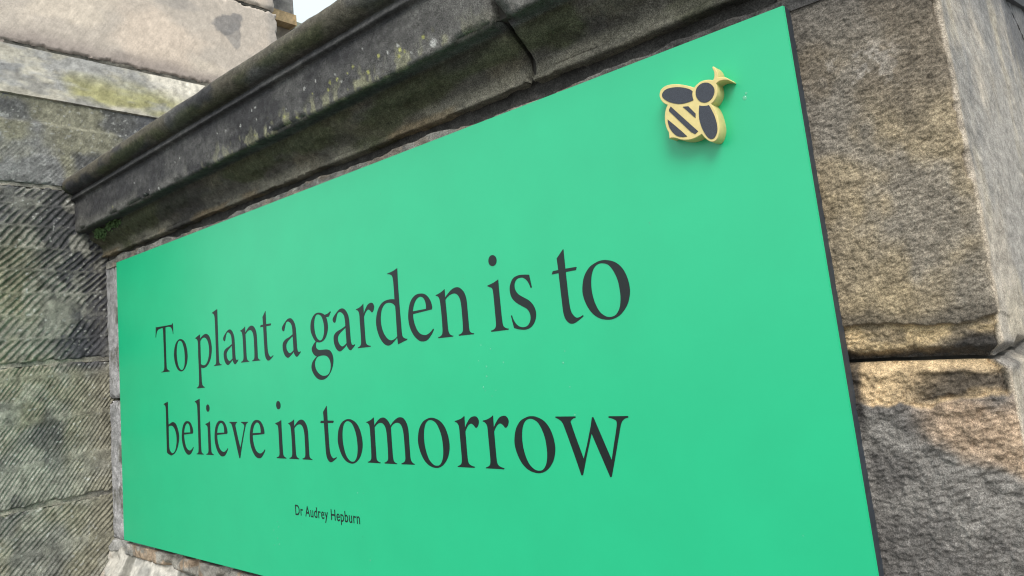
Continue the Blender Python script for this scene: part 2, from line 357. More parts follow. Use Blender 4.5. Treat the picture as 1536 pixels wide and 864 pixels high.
tan = np.gradient(prof, axis=0); tan /= np.linalg.norm(tan, axis=1)[:, None]
pn = np.stack([tan[:, 1], -tan[:, 0]], 1)       # outward normal in (y, z)
parc = np.concatenate([[0], np.cumsum(np.linalg.norm(np.diff(prof, axis=0), axis=1))])
def lichen_spots(x, z, pts):
    m = 0
    for px, pz, r in pts: m = np.maximum(m, ss(r*1.1, r*.75, np.hypot(x-px, (z-pz)*1.0)+.35*r*(fbm(x*160, z*160, 2, 3)-.5)))
    return m
srnd = random.Random(3)
SPOT_W = [(1.459, .9267, .0075), (.452, .919, .0035), (.455, .914, .003)]+[(srnd.uniform(.75, 1.5), srnd.uniform(.925, .985), srnd.uniform(.0012, .0035)) for _ in range(16)]+[(srnd.uniform(-.1, .6), srnd.uniform(.915, .97), srnd.uniform(.001, .002)) for _ in range(10)]
SPOT_Y = [(1.381, .9446, .003), (1.326, .953, .0035), (1.2556, .959, .0035), (.16, .93, .004)]+[(srnd.uniform(.9, 1.45), srnd.uniform(.915, .975), srnd.uniform(.0015, .0035)) for _ in range(14)]
def cornice(name, x0, x1, seed, notch=0):
    nx = int((x1-x0)/.0032)+1
    xs = np.linspace(x0, x1, nx); u, k = np.meshgrid(xs, np.arange(len(prof)))
    y = prof[k, 0]; z = prof[k, 1]; s = parc[k]
    face = ss(.905, .915, z)*ss(1.006, 1.0, z); bed = ss(.913, .908, z); face = face*ss(-.056, -.061, y); roll = ss(1.025, 1.035, z)
    d = .0016*(fbm(u*60, s*90, 4, 3+seed, .6)-.5)+.003*(fbm(u*6, s*9, 3, 5)-.5)
    d += .0045*bed*(fbm(u*12, s*22, 4, 7)-.5)-.003*bed*ss(.52, .60, fbm(u*26, s*34, 3, 11))+.003*roll*(fbm(u*18, s*18, 3, 2)-.5)
    low = ss(.012, 0, np.abs(z-.913))*ss(-.055, -.062, y)                       # worn lower arris of the fascia
    d -= low*.010*ss(.50, .72, fbm(u*14, u*0+4, 4, 9))
    d -= .010*ss(.004, 0, np.minimum(u-x0, x1-u)-.003*fbm(u*0+s*40, s*40, 3, 6))
    ends = .001*(fbm(s*60, s*0+seed, 3, 4)-.5)
    zz = z+d*pn[k, 1]; yy = y+d*pn[k, 0]
    if notch: # broken corner beside the joint
        m = ss(.040, .0, (u-x0)*.9+.016*(fbm(u*70, z*70, 3, 8)-.5))*ss(.950, .913, z)*ss(.890, .908, z)*ss(-.03, -.05, y)
        yy = yy+.020*m; zz = zz+.016*m
    # joint edge wanders on the bed mould
    xj = u+(.010*bed*ss(.1, 0, x1-u)*np.sin((.912-z)*40) if not notch else .010*bed*ss(.1, 0, u-x0)*np.sin((.912-z)*40))
    P = np.stack([xj, yy, zz], -1).reshape(-1, 3)
    # colour
    dark, grey, brown = (.043, .042, .044), (.086, .084, .082), (.095, .082, .062)
    c = mix(dark, grey, ss(.36, .60, fbm(u*5, s*10, 5, 4, .6)+.26*ss(.8, 1.5, u)-.08))
    c = mix(c, (.15, .145, .135), face*ss(.945, .915, z+.018*(fbm(u*40, s*40, 3, 6)-.5))*ss(.42, .60, fbm(u*9+2, s*14, 3, 7))*.65)
    c = mix(c, (.13, .125, .115), ss(1.2, 1.6, u)*face*.5)
    c = mix(c, (.105, .092, .066), roll*ss(.40, .62, fbm(u*8+5, s*20, 4, 8))*.7)
    c = mix(c, (.150, .135, .112), roll*ss(1.066, 1.078, z+.01*(fbm(u*40, s*40, 3, 3)-.5))*.55)
    c = mix(c, (.050, .060, .022), roll*ss(1.060, 1.045, z)*ss(.45, .6, fbm(u*5+1, s*8, 3, 9))*.6)
    c = mix(c, (.110, .098, .072), bed*(.45+.55*ss(.38, .6, fbm(u*9, s*16, 4, 3))))
    c = mix(c, (.055, .062, .030), bed*ss(.47, .62, fbm(u*5, s*14, 4, 10))*.75)
    c = mix(c, (.040, .037, .036), bed*ss(.50, .66, fbm(u*4+7, s*10, 4, 12))*.7)
    c = mix(c, (.21, .195, .155), bed*ss(.868, .850, z+.012*(fbm(u*20, s*20, 3, 2)-.5))*ss(.35, .6, fbm(u*7, s*9, 3, 5))*.75)
    c = mix(c, (.20, .15, .09), bed*ss(.854, .845, z+.008*(fbm(u*30, s*30, 3, 1)-.5))*ss(.54, .64, fbm(u*5+3.4, s*3, 3, 2))*.6)
    lic = face*ss(.955, .915, z+.05*(fbm(u*45, z*22, 4, 5)-.5))*ss(.54, .62, fbm(u*70, z*40, 3, 8))*ss(.55, .9, u)*ss(1.62, 1.45, u)
    c = mix(c, (.24, .235, .15), lic*.75)
    sp = face*lichen_spots(u, z, SPOT_W); c = mix(c, (.42, .42, .40), sp*.85)
    sp = face*lichen_spots(u, z, SPOT_Y); c = mix(c, (.33, .33, .10), sp*.8)
    c = mix(c, (.115, .112, .102), face*ss(.34, .30, u)*ss(.952, .925, z+.05*(fbm(u*12, z*12, 3, 6)-.5))*.75)
    c = c*mottle(u*1.6, s*1.6, .42)[..., None]
    nk = len(prof); i = np.arange(nx*nk).reshape(nk, nx)
    F = np.stack([i[:-1, :-1], i[1:, :-1], i[1:, 1:], i[:-1, 1:]], -1).reshape(-1, 4)
    V = P; C = c.reshape(-1, 3); polys = F
    # end caps: fan to a point inside
    for col, flip in ((0, False), (nx-1, True)):
        ring = i[:, col]; b = len(V); V = np.concatenate([V, V[ring], [(P[ring[0]][0], .30, .834), (P[ring[0]][0], .10, .96)]])
        C = np.concatenate([C, C[ring], C[ring][:2]])
        j = np.arange(b, b+nk-1); ctr = np.full(nk-1, b+nk+1)
        q = np.stack([j, j+1, ctr], 1) if not flip else np.stack([j+1, j, ctr], 1)
        caps = q if col == 0 else np.concatenate([caps, q])
    o_f = [tuple(f) for f in caps]
    me_o = mesh_obj(name, V, polys, MS_CORN, wall, C)
    bm = bmesh.new(); bm.from_mesh(me_o.data); bm.verts.ensure_lookup_table()
    for f in o_f:
        try: bm.faces.new([bm.verts[a] for a in f])
        except ValueError: pass
    bm.to_mesh(me_o.data); bm.free()
    return me_o
cornice('cornice_stone', XL-.012, 1.578, 0)
cornice('cornice_stone', 1.586, XE+.006, 20, notch=1)
box('joint_mortar', wall, M_CORE, 1.566, 1.598, -.040, .28, .925, 1.07)
box('joint_mortar', wall, M_CORE, 1.566, 1.598, .020, .28, .84, .93)

# ------------------------------------------------------------------ building the wall runs into
bld = empty('stone_building', (-.8, .2, -1.05), 'tall sandstone building side wall with diagonal chisel marks beside the board', 'building')
YF, YB = -.34, .700
def tool(pitch, ang, bandh, amp, seed, warp=.55, grain=.0026):
    ca, sa = math.cos(math.radians(ang)), math.sin(math.radians(ang))
    def f(u, v):
        wob = .010*(fbm(u*7, v*3, 3, seed)-.5)
        vb = (v+wob*2)/bandh; b = np.floor(vb); fb = vb-b
        off = TAB[(seed+2) % 16][(b.astype(int)) & 255, 7]
        lean = (TAB[(seed+3) % 16][(b.astype(int)) & 255, 9]-.5)*.22
        ph = (u*(sa)-(v*(ca+lean)))/pitch+off+warp*(fbm(u*9, v*9, 3, seed+4)-.5)+.22*(fbm(u*60, v*60, 2, seed+5)-.5)
        k = ph-np.floor(ph); idx = np.floor(ph).astype(int)
        st = TAB[(seed+6) % 16][idx & 255, b.astype(int) & 255]              # each stroke cut to its own depth
        gro = np.where(k < .74, np.sin((k/.74)**.8*math.pi), 0)
        fade = ss(0, .14, fb)*ss(1, .86, fb)*ss(.28, .5, fbm(u*9, v*9, 3, seed+7)+.12)
        d = -amp*gro*(.45+.75*st)*fade
        d += grain*(fbm(u*70, v*70, 4, seed+8, .6)-.5)+.006*(fbm(u*6, v*6, 3, seed+9)-.5)
        return d
    return f
def course(z0, z1, fn, colf, name='stone', x=XL, y0=YF, y1=YB, rnd=.006, res=.0033, mat=None, mot=.6):
    w, h = y1-y0, z1-z0
    def D(u, v): return fn(u, v+z0)+edge_round(u, v, w, h, rnd, .010, 7)
    return panel(name, bld, mat or MS_TOOL, (x, y0, z0), Y, Z, w, h, res, D, lambda u, v, d: colf(u+y0, v+z0, d), .10, mot=mot)
def c_tool(y, z, d):
    base, olive, soot, pale = (.180, .174, .158), (.240, .224, .168), (.066, .065, .070), (.30, .29, .25)
    c = mix(base, olive, ss(.44, .60, fbm(y*6+1, z*5, 4, 2))*.85)
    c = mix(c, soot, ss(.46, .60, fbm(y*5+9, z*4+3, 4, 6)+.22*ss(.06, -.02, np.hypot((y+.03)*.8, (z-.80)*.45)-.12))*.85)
    c = mix(c, (.050, .050, .058), ss(.25, .06, np.hypot(y-.02, (z-.84)*.8)+.10*(fbm(y*9, z*9, 4, 5)-.5))*.85)  # soot stain under the cornice, with part of the cornice's shadow painted in
    c = mix(c, (.26, .245, .15), ss(.13, .02, np.hypot(y+.24, (z-.72)*.55)+.10*(fbm(y*8, z*8, 4, 3)-.5))*.5)
    c = mix(c, (.060, .060, .070), ss(.10, .03, np.hypot(y+.07, (z-.58)*.7)+.10*(fbm(y*11, z*11, 4, 8)-.5))*.85)
    c = mix(c, pale, ss(.52, .66, fbm(y*16, z*16, 4, 9))*.55)
    c = mix(c, (.33, .32, .27), ss(-.0005, .0015, d)*.35)
    c = mix(c, (.40, .40, .38), ss(.80, .84, fbm(y*110, z*110, 2, 4))*.6)
    return c
def c_mid(y, z, d):
    base, olive, soot = (.185, .182, .178), (.235, .22, .135), (.085, .086, .096)
    c = mix(base, olive, ss(.46, .62, fbm(y*5+3, z*6, 4, 2))*.6)
    c = mix(c, soot, ss(.44, .60, fbm(y*5+2, z*7+1, 4, 5)+.20*ss(.10, .02, np.abs(z-1.27)))*.8)
    c = mix(c, (.36, .36, .34), ss(.76, .80, fbm(y*120, z*120, 2, 4))*.6)
    return c
J = .0045
course(-1.05, -.33-J, tool(.016, 48, .16, .0035, 1), c_tool, res=.012)
course(-.33+J, .124-J, tool(.0120, 44, .15, .0030, 2, .9), c_tool, res=.0022)
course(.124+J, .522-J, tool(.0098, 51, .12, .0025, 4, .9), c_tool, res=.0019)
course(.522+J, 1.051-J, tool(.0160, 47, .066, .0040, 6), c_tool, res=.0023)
t4 = tool(.0105, 52, .30, .0016, 9)
def d4(u, z): return t4(u, z)*np.where(z < 1.235, 1, .45)-.006*ss(1.240, 1.252, z)
course(1.051+J, 1.330, d4, c_mid, rnd=.0025)
# weathered sloping course
sv = np.array((-.042, 0, .172)); sl2 = np.linalg.norm(sv); sv /= sl2
def d_sl(u, v): return .003*(fbm(u*50, v*50, 4, 3)-.5)+.005*(fbm(u*6, v*8, 3, 5)-.5)
def c_sl(u, v, d):
    y = u+YF
    c = mix((.40, .37, .31), (.31, .30, .285), ss(.42, .6, fbm(y*7, v*14, 5, 3, .65)))
    c = mix(c, (.31, .29, .125), ss(.40, .58, fbm(y*4+2, v*10, 4, 7)-.10*ss(.03, .13, v)+.05)*ss(.16, .06, v)*.85)
    c = mix(c, (.17, .17, .175), ss(.56, .66, fbm(y*7+8, v*16, 5, 11, .65))*.55)
    e = (v-.125)/.055+.9*(y-.42)/.30
    c = mix(c, (.62, .57, .49), ss(-.1, .05, (y-.22)*.6+(v-.150)+.02*(fbm(y*30, v*30, 3, 2)-.5))*ss(.165, .20, y)*.9)
    return c
panel('weathering_stone', bld, MS_PALE, (XL+.0005, YF, 1.327), Y, sv, YB+.02-YF, sl2, .0045, d_sl, c_sl, .10)
# pale upper stones
XU = XL-.040
t5 = tool(.0100, 58, .6, .0007, 11, .70, .0012)
def c_pale(z0):
    def f(y, z, d):
        c = mix((.66, .545, .45), (.54, .465, .40), ss(.40, .62, fbm(y*4, z*5, 4, 3)))
        c = mix(c, (.68, .58, .48), ss(.50, .66, fbm(y*5+4, z*6+2, 4, 8))*.8)
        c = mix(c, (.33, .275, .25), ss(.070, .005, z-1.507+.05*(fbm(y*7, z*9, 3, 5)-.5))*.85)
        st = np.hypot((y-.50)/.072, (z-1.775-.35*(y-.50))/.045)+.9*(fbm(y*22, z*22, 4, 6)-.5)
        c = mix(c, (.235, .22, .215), ss(1.05, .85, st)*.85)
        st = np.hypot((y-.53)/.03, (z-1.735)/.05)+.9*(fbm(y*22, z*22, 4, 6)-.5)
        c = mix(c, (.27, .25, .24), ss(1.05, .85, st)*.7)
        st = np.hypot((y-.30)/.10, (z-1.80)/.035)+1.1*(fbm(y*14, z*22, 4, 2)-.5)
        c = mix(c, (.33, .30, .28), ss(1.05, .6, st)*.6)
        c = mix(c, (.33, .30, .28), ss(.66, .70, y+.03*(fbm(z*14, y*8, 3, 4)-.5))*.55)
        return c
    return f
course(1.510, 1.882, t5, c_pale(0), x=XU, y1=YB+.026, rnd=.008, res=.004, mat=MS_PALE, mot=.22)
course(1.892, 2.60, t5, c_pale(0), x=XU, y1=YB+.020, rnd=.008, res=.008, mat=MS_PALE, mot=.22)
box('wall_core', bld, M_CORE, -2.4, XL-.09, YF+.01, YB-.01, -1.05, 1.34)
box('wall_core', bld, M_CORE, -2.4, XU-.045, YF+.01, YB+.012, 1.32, 2.6)
# bed-joint mortar, worn back and broken at the edges
def c_jm(u, v, d): return mix((.20, .19, .165), (.34, .31, .26), ss(.4, .6, fbm(u*25, v*60, 3, 3)))
def d_jm(u, v): return .010*(fbm(u*18, v*30, 4, 8)-.62)
for zj in (-.33, .124, .522, 1.051):
    panel('joint_mortar', bld, MS_MORT, (XL-.004, YF+.004, zj-.008), Y, Z, YB-YF-.01, .016, .005, d_jm, c_jm, .05, .004)
panel('joint_mortar', bld, MS_MORT, (XU-.006, YF+.004, 1.498), Y, Z, YB-YF, .016, .006, d_jm, lambda u, v, d: c_jm(u, v, d)*.5, .04, .004)
panel('joint_mortar', bld, MS_MORT, (XU-.010, YF+.004, 1.880), Y, Z, YB-YF, .014, .006, d_jm, lambda u, v, d: c_jm(u, v, d)*.3, .04, .004)
# front face of the building, turning away from the garden wall
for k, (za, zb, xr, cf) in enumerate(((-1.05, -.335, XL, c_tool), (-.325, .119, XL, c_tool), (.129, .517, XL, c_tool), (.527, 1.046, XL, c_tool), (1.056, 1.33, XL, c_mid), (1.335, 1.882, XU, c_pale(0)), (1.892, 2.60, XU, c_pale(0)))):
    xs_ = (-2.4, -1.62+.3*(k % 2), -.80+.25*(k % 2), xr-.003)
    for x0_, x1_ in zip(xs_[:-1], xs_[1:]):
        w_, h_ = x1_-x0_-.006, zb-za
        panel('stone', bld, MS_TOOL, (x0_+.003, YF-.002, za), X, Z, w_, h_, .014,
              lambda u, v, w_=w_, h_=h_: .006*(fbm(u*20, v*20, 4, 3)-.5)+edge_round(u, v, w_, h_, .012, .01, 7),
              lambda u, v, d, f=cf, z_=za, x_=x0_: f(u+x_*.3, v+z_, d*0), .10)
# recessed rear bay of the building with a tan ledge, seen past its corner
XR = -.45
def c_flat(a, b, k): return lambda u, v, d: mix(a, b, ss(.4, .6, fbm(u*k, v*k, 4, 5)))
rough = lambda u, v: .006*(fbm(u*18, v*18, 4, 3)-.5)
panel('rear_bay_stone', bld, MS_PALE, (XR, .70, 2.062), Y, Z, .304, .60, .006, rough, c_flat((.16, .15, .145), (.25, .235, .22), 14), .30)
panel('ledge_stone', bld, MS_PALE, (XR+.022, .70, 2.008), Y, Z, .302, .052, .006, lambda u, v: rough(u, v)*.4, c_flat((.52, .36, .19), (.46, .33, .19), 20), .32)
panel('rear_bay_stone', bld, MS_PALE, (XR-.03, .70, -1.05), Y, Z, .296, 3.056, .02, rough, c_flat((.30, .25, .20), (.22, .19, .165), 14), .30)

# a lower roof further back, peeping over the wall
rb = empty('outbuilding', (-3.2, 3.4, -1.05), 'greenish grey stone outbuilding with a flat coping peeping over the wall', 'building')
box('wall', rb, plain('outbuilding_stone', (.20, .20, .17), .9, .2, .3, 8)[0], -3.4, -2.0, 1.90, 2.32, -1.05, 2.90)
box('coping', rb, plain('outbuilding_coping', (.24, .25, .20), .9, .2, .2, 10)[0], -3.45, -1.97, 1.86, 2.34, 2.90, 2.962, .006)

# ------------------------------------------------------------------ green board
W, H, T = 1.967, .80, .020
sign = empty('sign_board', (W/2, .01, 0), 'large glossy green board with a garden quotation in dark serif letters', 'sign')
def slab(name, x0, x1, y0, y1, z0, z1, parent, front, side, bevel=.0012):
    o = box(name, parent, front, x0, x1, y0, y1, z0, z1, bevel); me = o.data; me.materials.append(side)
    for p in me.polygons:
        if p.center.y > y0+bevel*1.2: p.material_index = 1
    return o
panel_o = slab('panel', 0, W, 0, T+.004, 0, H, sign, M_GREEN, M_EDGE)

def spline(pts, close=True, sub=5, scale=1e-4):
    """closed outline: Catmull-Rom through smooth points, straight and sharp at points flagged 1"""
    n = len(pts); P = np.array([(p[0]*scale, p[1]*scale) for p in pts]); c = [len(p) > 2 and p[2] == 1 for p in pts]
    out = []
    for i in range(n):
        a, b = P[i], P[(i+1) % n]; out.append(a)
        if c[i] and c[(i+1) % n]: continue
        L = np.linalg.norm(b-a)
        ta = (b-P[i-1])/max(1e-9, np.linalg.norm(b-P[i-1]))*L if not c[i] else None
        q = P[(i+2) % n]; tb = (q-a)/max(1e-9, np.linalg.norm(q-a))*L if not c[(i+1) % n] else None
        if ta is None: ta = 2*(b-a)-tb if tb is not None else b-a
        if tb is None: tb = 2*(b-a)-ta
        for k in range(1, sub):
            t = k/sub; h1 = 2*t**3-3*t*t+1; h2 = t**3-2*t*t+t; h3 = -2*t**3+3*t*t; h4 = t**3-t*t
            out.append(h1*a+h2*ta+h3*b+h4*tb)
    return np.array(out)
def flat_shape(name, contours, x, z, y_front, thick, mat, parent, side=None, bevel=0):
    cu = bpy.data.curves.new(name, 'CURVE'); cu.dimensions = '2D'; cu.fill_mode = 'BOTH'; cu.extrude = thick/2
    if bevel: cu.bevel_depth = bevel; cu.bevel_resolution = 1; cu.offset = -bevel
    for ct in contours:
        sp = cu.splines.new('POLY'); sp.points.add(len(ct)-1); sp.use_cyclic_u = True
        sp.points.foreach_set('co', np.c_[ct, np.zeros(len(ct)), np.ones(len(ct))].ravel())
    tmp = bpy.data.objects.new(name, cu)
    me = bpy.data.meshes.new_from_object(tmp); bpy.data.objects.remove(tmp); bpy.data.curves.remove(cu)
    me.transform(Matrix(((1, 0, 0, x), (0, 0, -1, y_front+thick/2), (0, 1, 0, z+ZO), (0, 0, 0, 1))))
    me.materials.clear(); me.materials.append(mat)
    o = bpy.data.objects.new(name, me)
    return link(o, parent)
GLYPHS={'t':[[(248,1056,1),(256,1052,1),(251,770,1),(432,768,1),(447,762,1),(429,724,1),(250,722,1),(249,554),(248,393),(253,219),(273,130),(324,63),
 (374,50),(459,77,1),(467,60,1),(322,-16),(265,-27),(209,-12),(155,49),(131,131),(126,219),(125,365),(124,541),(124,723,1),(0,722,1),(25,767,1),
 (125,770,1),(120,941,1)]],'o':[[(457,784),(579,737),(676,645),(735,513),(757,360),(736,240),(679,125),(571,22),(453,-27),(340,-29),(215,9),(111,93),
 (36,222),(0,361),(9,475),(57,611),(158,725),(292,782),(376,793)],[(395,749),(478,707),(544,610),(589,479),(602,326),(592,204),(558,98),(492,23),
 (410,3),(331,20),(243,92),(186,211),(156,356),(158,497),(186,621),(241,712),(312,751)]],'i':[[(189,1194),(244,1161),(261,1102),(239,1045),
 (172,1020),(112,1048),(92,1110),(123,1176)],[(247,794,1),(255,792,1),(250,627),(249,391),(251,156),(263,69),(304,34),(367,17,1),(361,0,1),(4,-1,1),
 (0,19,1),(72,35),(108,68),(119,122),(123,295),(126,516),(122,644),(106,681),(65,699),(19,718,1),(25,733,1),(148,758)]],'s':[[(436,780,1),
 (461,584,1),(438,581,1),(391,688),(330,743),(263,760),(181,741),(136,677),(137,592),(190,516),(281,458),(389,391),(463,299),(488,191),(459,89),
 (384,7),(283,-29),(176,-23),(38,13,1),(0,206,1),(21,212,1),(56,115),(125,39),(220,10),(310,29),(368,99),(376,188),(333,269),(243,325),(134,392),
 (55,478),(29,583),(47,674),(114,766),(219,801),(327,797)]],'d':[[(692,1333,1),(703,1331,1),(689,1111),(682,769),(683,339),(689,129),(726,86),
 (813,61,1),(809,44,1),(560,-17,1),(551,105,1),(382,-1),(296,-19),(202,8),(100,104),(31,238),(0,389),(23,534),(98,674),(224,770),(383,802),
 (562,789,1),(567,983),(562,1166),(533,1228),(417,1264,1),(430,1278,1),(584,1300)],[(565,657,1),(511,714),(404,745),(291,735),(196,654),(145,521),
 (139,375),(186,224),(271,117),(363,71),(460,79),(554,126,1),(560,351),(565,531)]],'e':[[(392,801),(501,761),(588,663),(623,547),(607,501,1),
 (131,472,1),(132,376),(168,250),(244,138),(365,86),(479,100),(600,174,1),(618,158,1),(523,53),(428,-7),(326,-21),(227,4),(110,98),(25,246),(0,407),
 (35,580),(109,713),(237,794)],[(132,520,1),(471,527,1),(472,617),(442,699),(372,747),(281,736),(194,659)]],'n':[[(245,799,1),(255,800,1),
 (249,660,1),(321,716),(429,779),(539,797),(624,766),(700,680),(732,562),(733,398),(731,185),(733,72),(762,32),(828,14,1),(821,-1,1),(488,1,1),
 (484,20,1),(555,38),(586,73),(599,173),(604,349),(601,527),(571,633),(507,692),(428,702),(344,681),(250,623,1),(252,439),(252,181),(258,91),
 (288,40),(360,15,1),(353,-1,1),(7,1,1),(0,19,1),(77,38),(112,79),(125,194),(129,440),(119,624),(95,686),(28,717,1),(37,729,1),
 (151,757)]],'g':[[(758,791,1),(769,770,1),(693,689,1),(599,687,1),(634,616),(643,485),(598,360),(509,259),(368,211),(236,228,1),(202,174),(212,107),
 (283,65),(418,57),(553,53),(666,19),(737,-74),(747,-192),(692,-325),(579,-446),(437,-518),(300,-531),(168,-495),(57,-399),(0,-286),(29,-186),
 (107,-115),(210,-62,1),(117,-21),(56,54),(60,125),(202,239,1),(115,333),(56,460),(65,602),(131,718),(244,792),(367,805),(467,783),(564,739,1),
 (667,756)],[(346,771),(444,726),(500,619),(520,497),(494,360),(425,266),(338,249),(258,300),(200,406),(182,550),(206,670),(264,755)],[(320,-59),
 (489,-63),(600,-114),(654,-225),(634,-342),(565,-426),(427,-458),(295,-432),(183,-356),(126,-253),(136,-163),(207,-87)]],'a':[[(353,800),(426,765),
 (494,684),(526,587),(533,466),(534,293),(541,134),(574,81),(649,85,1),(660,71,1),(588,18),(508,-20),(447,15),(397,90,1),(308,33),(180,-18),(84,23),
 (17,123),(0,233),(27,312),(125,371),(274,411),(401,455,1),(402,559),(381,656),(321,716),(246,741),(188,724),(148,667),(118,602),(82,551),(34,563),
 (12,613),(45,664),(144,736),(252,792)],[(401,419,1),(303,374),(197,317),(139,248),(146,166),(204,94),(268,73),(336,91),(402,125,1),
 (403,252)]],'r':[[(248,811,1),(256,813,1),(246,627,1),(308,709),(381,779),(472,806),(532,789),(563,731),(547,673),(514,633),(480,627),(452,656),
 (401,688),(352,680),(299,639),(245,562,1),(242,368),(241,146),(254,70),(297,37),(383,17,1),(374,-1,1),(0,0,1),(5,15,1),(65,35),(97,65),(110,130),
 (114,284),(114,497),(113,639),(87,693),(25,723,1),(32,737,1),(154,764)]],'p':[[(260,813,1),(276,814,1),(282,707,1),(407,770),(580,804),(737,741),
 (823,588),(840,393),(760,181),(595,34),(412,-16),(269,5,1),(268,-179),(283,-399),(330,-450),(410,-473,1),(398,-494,1),(3,-498,1),(0,-476,1),
 (86,-452),(129,-381),(145,-99),(146,321),(155,643),(113,704),(25,734,1),(43,752,1)],[(281,645,1),(455,724),(604,679),(694,550),(713,378),(662,212),
 (549,86),(418,52),(266,86,1),(271,312)]],'l':[[(259,1340,1),(273,1336,1),(258,918),(243,249),(251,82),(285,37),(365,16,1),(354,0,1),(3,-3,1),
 (0,16,1),(81,40),(106,91),(118,329),(132,882),(128,1160),(96,1232),(9,1268,1),(26,1286,1)]],'T':[[(1053,1244,1),(1069,1246,1),(1072,1137),
 (1073,964,1),(1049,964,1),(1017,1069),(935,1150),(814,1175),(627,1176,1),(613,904),(608,445),(611,134),(647,69),(790,19,1),(776,2,1),(286,1,1),
 (300,18,1),(429,44),(467,106),(484,362),(481,823),(472,1171,1),(267,1168),(136,1133),(64,1046),(35,958,1),(0,957,1),(25,1106),(41,1251,1),
 (83,1227,1),(1001,1211,1)]],'b':[[(230,1312,1),(244,1314,1),(240,1044),(240,722,1),(346,755),(483,788),(635,754),(756,627),(819,452),(792,298),
 (690,122),(526,-7),(344,-59),(190,-34),(89,9,1),(91,250),(105,747),(111,1146),(80,1213),(0,1249,1),(15,1265,1)],[(235,671,1),(364,696),(496,676),
 (619,568),(672,413),(657,238),(577,82),(461,5),(350,9),(265,66),(228,154),(230,449)]],'v':[[(8,772,1),(345,770,1),(343,754,1),(286,731),(258,683,1),
 (339,433,1),(433,187,1),(526,380),(613,572),(653,674),(627,716),(530,748,1),(538,768,1),(829,769,1),(822,751,1),(749,722),(702,654),(599,435),
 (493,188),(407,-40,1),(369,-41,1),(287,184),(179,502),(112,676),(74,725),(0,751,1)]],'m':[[(257,813,1),(267,816,1),(264,667,1),(343,736),(449,797),
 (542,810),(630,775),(696,706),(717,665,1),(817,746),(907,792),(992,812),(1082,791),(1153,710),(1184,604),(1186,459),(1182,223),(1186,92),(1219,41),
 (1282,17,1),(1274,4,1),(938,1,1),(936,17,1),(1009,41),(1043,75),(1055,168),(1057,352),(1052,551),(1023,651),(968,705),(887,716),(800,692),
 (726,634,1),(722,483),(718,200),(725,80),(750,34),(820,12,1),(812,-2,1),(482,-1,1),(477,16,1),(551,42),(581,76),(594,184),(599,401),(594,564),
 (562,659),(493,711),(406,712),(337,685),(269,635,1),(261,425),(257,150),(262,67),(291,34),(365,13,1),(356,-2,1),(3,1,1),(0,16,1),(74,38),(108,77),
 (120,174),(131,452),(127,640),(104,696),(35,724,1),(46,735,1),(158,765)]],'w':[[(2,781,1),(352,780,1),(354,760,1),(291,739),(257,703,1),(308,523,1),
 (412,195,1),(493,384,1),(590,638,1),(629,766,1),(652,767,1),(869,190,1),(930,390),(994,587),(1019,686),(1006,723),(899,755,1),(902,776,1),
 (1208,776,1),(1205,755,1),(1138,734),(1091,685),(1027,514),(939,256),(837,-31,1),(813,-34,1),(592,543,1),(473,245,1),(369,-29,1),(341,-31,1),
 (133,652),(93,717),(0,764,1)]]}
INST=[('T',1,2526),('o',1,3593),('p',1,4772),('l',1,5700),('a',1,6182),('n',1,6960),('t',1,7856),('a',1,8706),('g',1,9712),('a',1,10518),
 ('r',1,11258),('d',1,11844),('e',1,12729),('n',1,13432),('i',1,14627),('s',1,15064),('t',1,15919),('o',1,16418),('b',2,2884),('e',2,3855),
 ('l',2,4619),('i',2,5113),('e',2,5560),('v',2,6301),('e',2,7169),('i',2,8230),('n',2,8710),('t',2,9888),('o',2,10429),('m',2,11302),('o',2,12717),
 ('r',2,13618),('r',2,14239),('o',2,14879),('w',2,15699)]
BEE_OUT=[(18072,7385),(18106,7440),(18188,7463),(18313,7438),(18424,7388),(18501,7343),(18538,7317,1),(18574,7342),(18635,7365),(18714,7359),
 (18786,7330,1),(18808,7367),(18814,7428),(18800,7487),(18815,7497,1),(18843,7453),(18859,7396),(18857,7340,1),(18915,7327),(18964,7295),
 (18987,7256,1),(18938,7280),(18878,7292),(18819,7275,1),(18824,7204),(18807,7131),(18764,7074),(18719,7049,1),(18755,6975),(18779,6858),
 (18782,6733),(18757,6647),(18714,6589),(18662,6583),(18605,6627),(18551,6713,1),(18503,6699),(18436,6686),(18355,6692),(18275,6718),(18205,6759),
 (18156,6776),(18122,6774,1),(18125,6858,1),(18101,6930),(18095,7030),(18118,7139),(18160,7211,1),(18106,7258),(18072,7327)]
BEE_IN={'lw':[(18109,7365),(18154,7408),(18241,7412),(18356,7382),(18465,7325),(18516,7276,1),(18504,7229),(18510,7163,1),(18423,7158),(18341,7167),
 (18245,7206),(18167,7259),(18115,7321)],'hd':[(18724,7316),(18778,7254),(18787,7185),(18750,7118),(18681,7084),(18612,7103),(18564,7161),
 (18551,7238),(18577,7301),(18646,7334)],'rw':[(18575,7073,1),(18636,7048),(18694,7041,1),(18725,6952),(18750,6851),(18756,6740),(18738,6668),
 (18691,6618),(18638,6633),(18593,6709),(18561,6813),(18550,6927)],'s1':[(18360,7123,1),(18433,7107,1),(18513,6986,1),
 (18502,6933,1)],'s2':[(18203,7175,1),(18512,6760,1),(18468,6736,1),(18420,6777,1),(18173,7122,1),(18176,7145,1)],'s3':[(18137,7023,1),(18249,6887),
 (18362,6739,1),(18296,6748),(18218,6791),(18156,6890),(18138,6968)]}

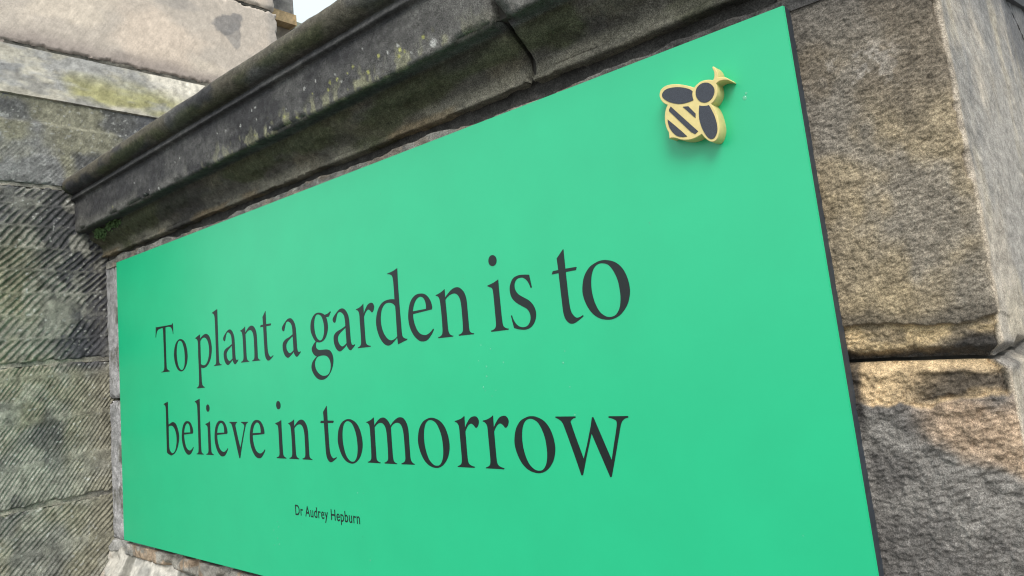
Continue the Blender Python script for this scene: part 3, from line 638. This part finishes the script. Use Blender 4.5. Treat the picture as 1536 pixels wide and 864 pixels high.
for g, line, x in INST:
    x *= 1e-4; zb = (.4578516+.00313914*x) if line == 1 else (.24905+.00191519*x)
    flat_shape('letter', [spline(c) for c in GLYPHS[g]], x, zb, -.0005, .0008, M_INK, panel_o)
tcu = bpy.data.curves.new('name', 'FONT'); tcu.body = 'Dr Audrey Hepburn'; tcu.size = 1.0; tcu.space_character = 1.08; tcu.offset = .008
tmp = bpy.data.objects.new('name', tcu); me = bpy.data.meshes.new_from_object(tmp); bpy.data.objects.remove(tmp)
co = np.array([v.co for v in me.vertices]); x0, x1 = co[:, 0].min(), co[:, 0].max(); kx = .2125/(x1-x0)
cap = .0205/ .70
me.transform(Matrix(((kx, 0, 0, .8815-x0*kx), (0, 0, -1, -.0004), (0, cap, 0, .1388+ZO), (0, 0, 0, 1))))
me.materials.clear(); me.materials.append(M_INK); link(bpy.data.objects.new('name_lettering', me), panel_o)

# ------------------------------------------------------------------ bee
bee = empty('bee_ornament', (1.845, -.001, .70), 'small yellow wooden cutout bee with dark wings and stripes on the green board', 'ornament')
bee_body = flat_shape('body', [spline(BEE_OUT)], 0, 0, -.019, .0195, M_BEEY, bee, bevel=.0007)
for nm, key in (('wing_marking', 'lw'), ('head_marking', 'hd'), ('wing_marking', 'rw'), ('stripe', 's1'), ('stripe', 's2'), ('stripe', 's3')):
    flat_shape(nm, [spline(BEE_IN[key])], 0, 0, -.0203, .0008, M_BEEK, bee_body)

# ------------------------------------------------------------------ rain drops clinging to the board
dv, df = [], []
def drop(x, z, r, zs=1.15):
    b = len(dv); nr, ns = 4, 10
    dv.append((x, -r*.55, z))
    for i in range(1, nr+1):
        a = i/nr*math.pi/2
        for j in range(ns):
            t = 2*math.pi*j/ns; dv.append((x+r*math.sin(a)*math.cos(t), -r*.55*math.cos(a)+(.0001 if i == nr else 0), z+r*zs*math.sin(a)*math.sin(t)))
    for j in range(ns): df.append((b, b+1+j, b+1+(j+1) % ns))
    for i in range(nr-1):
        for j in range(ns):
            p = b+1+i*ns; q = p+ns; df.append((p+j, q+j, q+(j+1) % ns, p+(j+1) % ns))
drop(1.906, .7054, .0026); drop(1.9084, .7105, .0015)
dr = random.Random(8)
for x, z0, z1, n in ((1.43, .36, .49, 9), (1.475, .40, .44, 3), (.80, .06, .13, 6), (.30, .02, .3, 6), (1.60, .30, .46, 5), (.7, .5, .7, 5), (1.1, .05, .2, 6)):
    for _ in range(n): drop(x+dr.gauss(0, .012), dr.uniform(z0, z1), dr.uniform(.0006, .0014))
for _ in range(18): drop(dr.uniform(.05, 1.93), dr.uniform(.03, .77), dr.uniform(.0004, .0009))
o = mesh_obj('rain_drops', dv, [f for f in df], m_drop); tag(o, 'tiny clear rain drops scattered over the green board', 'rain drops', kind='stuff')

# ------------------------------------------------------------------ moss under the cornice
def moss(x, y, z, lx, lz, n, seed, label):
    r = random.Random(seed); vs_, fs = [], []
    for _ in range(n):
        px = x+r.gauss(0, lx*.42); pz = z+r.gauss(0, lz*.42); py = y+(pz-z)*-.5+r.uniform(-.004, .002)
        L = r.uniform(.004, .010); a = r.uniform(0, 6.28); tl = r.uniform(-.9, .2); wd = L*.38
        dx, dz, dy = math.cos(a)*L, math.sin(a)*L*.7-.3*L, -abs(math.sin(tl))*L
        nx, nz = -math.sin(a)*wd, math.cos(a)*wd; b = len(vs_)
        vs_ += [(px, py, pz), (px+dx*.5+nx, py+dy*.7, pz+dz*.5+nz), (px+dx, py+dy, pz+dz), (px+dx*.5-nx, py+dy*.7-.001, pz+dz*.5-nz)]
        fs += [(b, b+1, b+2), (b, b+2, b+3)]
    o = mesh_obj('moss_tuft', vs_, fs, M_MOSS, smooth=False); tag(o, label, 'moss', 'moss under the cornice'); return o
moss(.055, -.026, .905, .060, .010, 420, 1, 'long soft green moss tuft under the cornice near its end')
moss(-.045, -.024, .898, .045, .016, 380, 2, 'short darker moss tuft at the end of the cornice by the building')
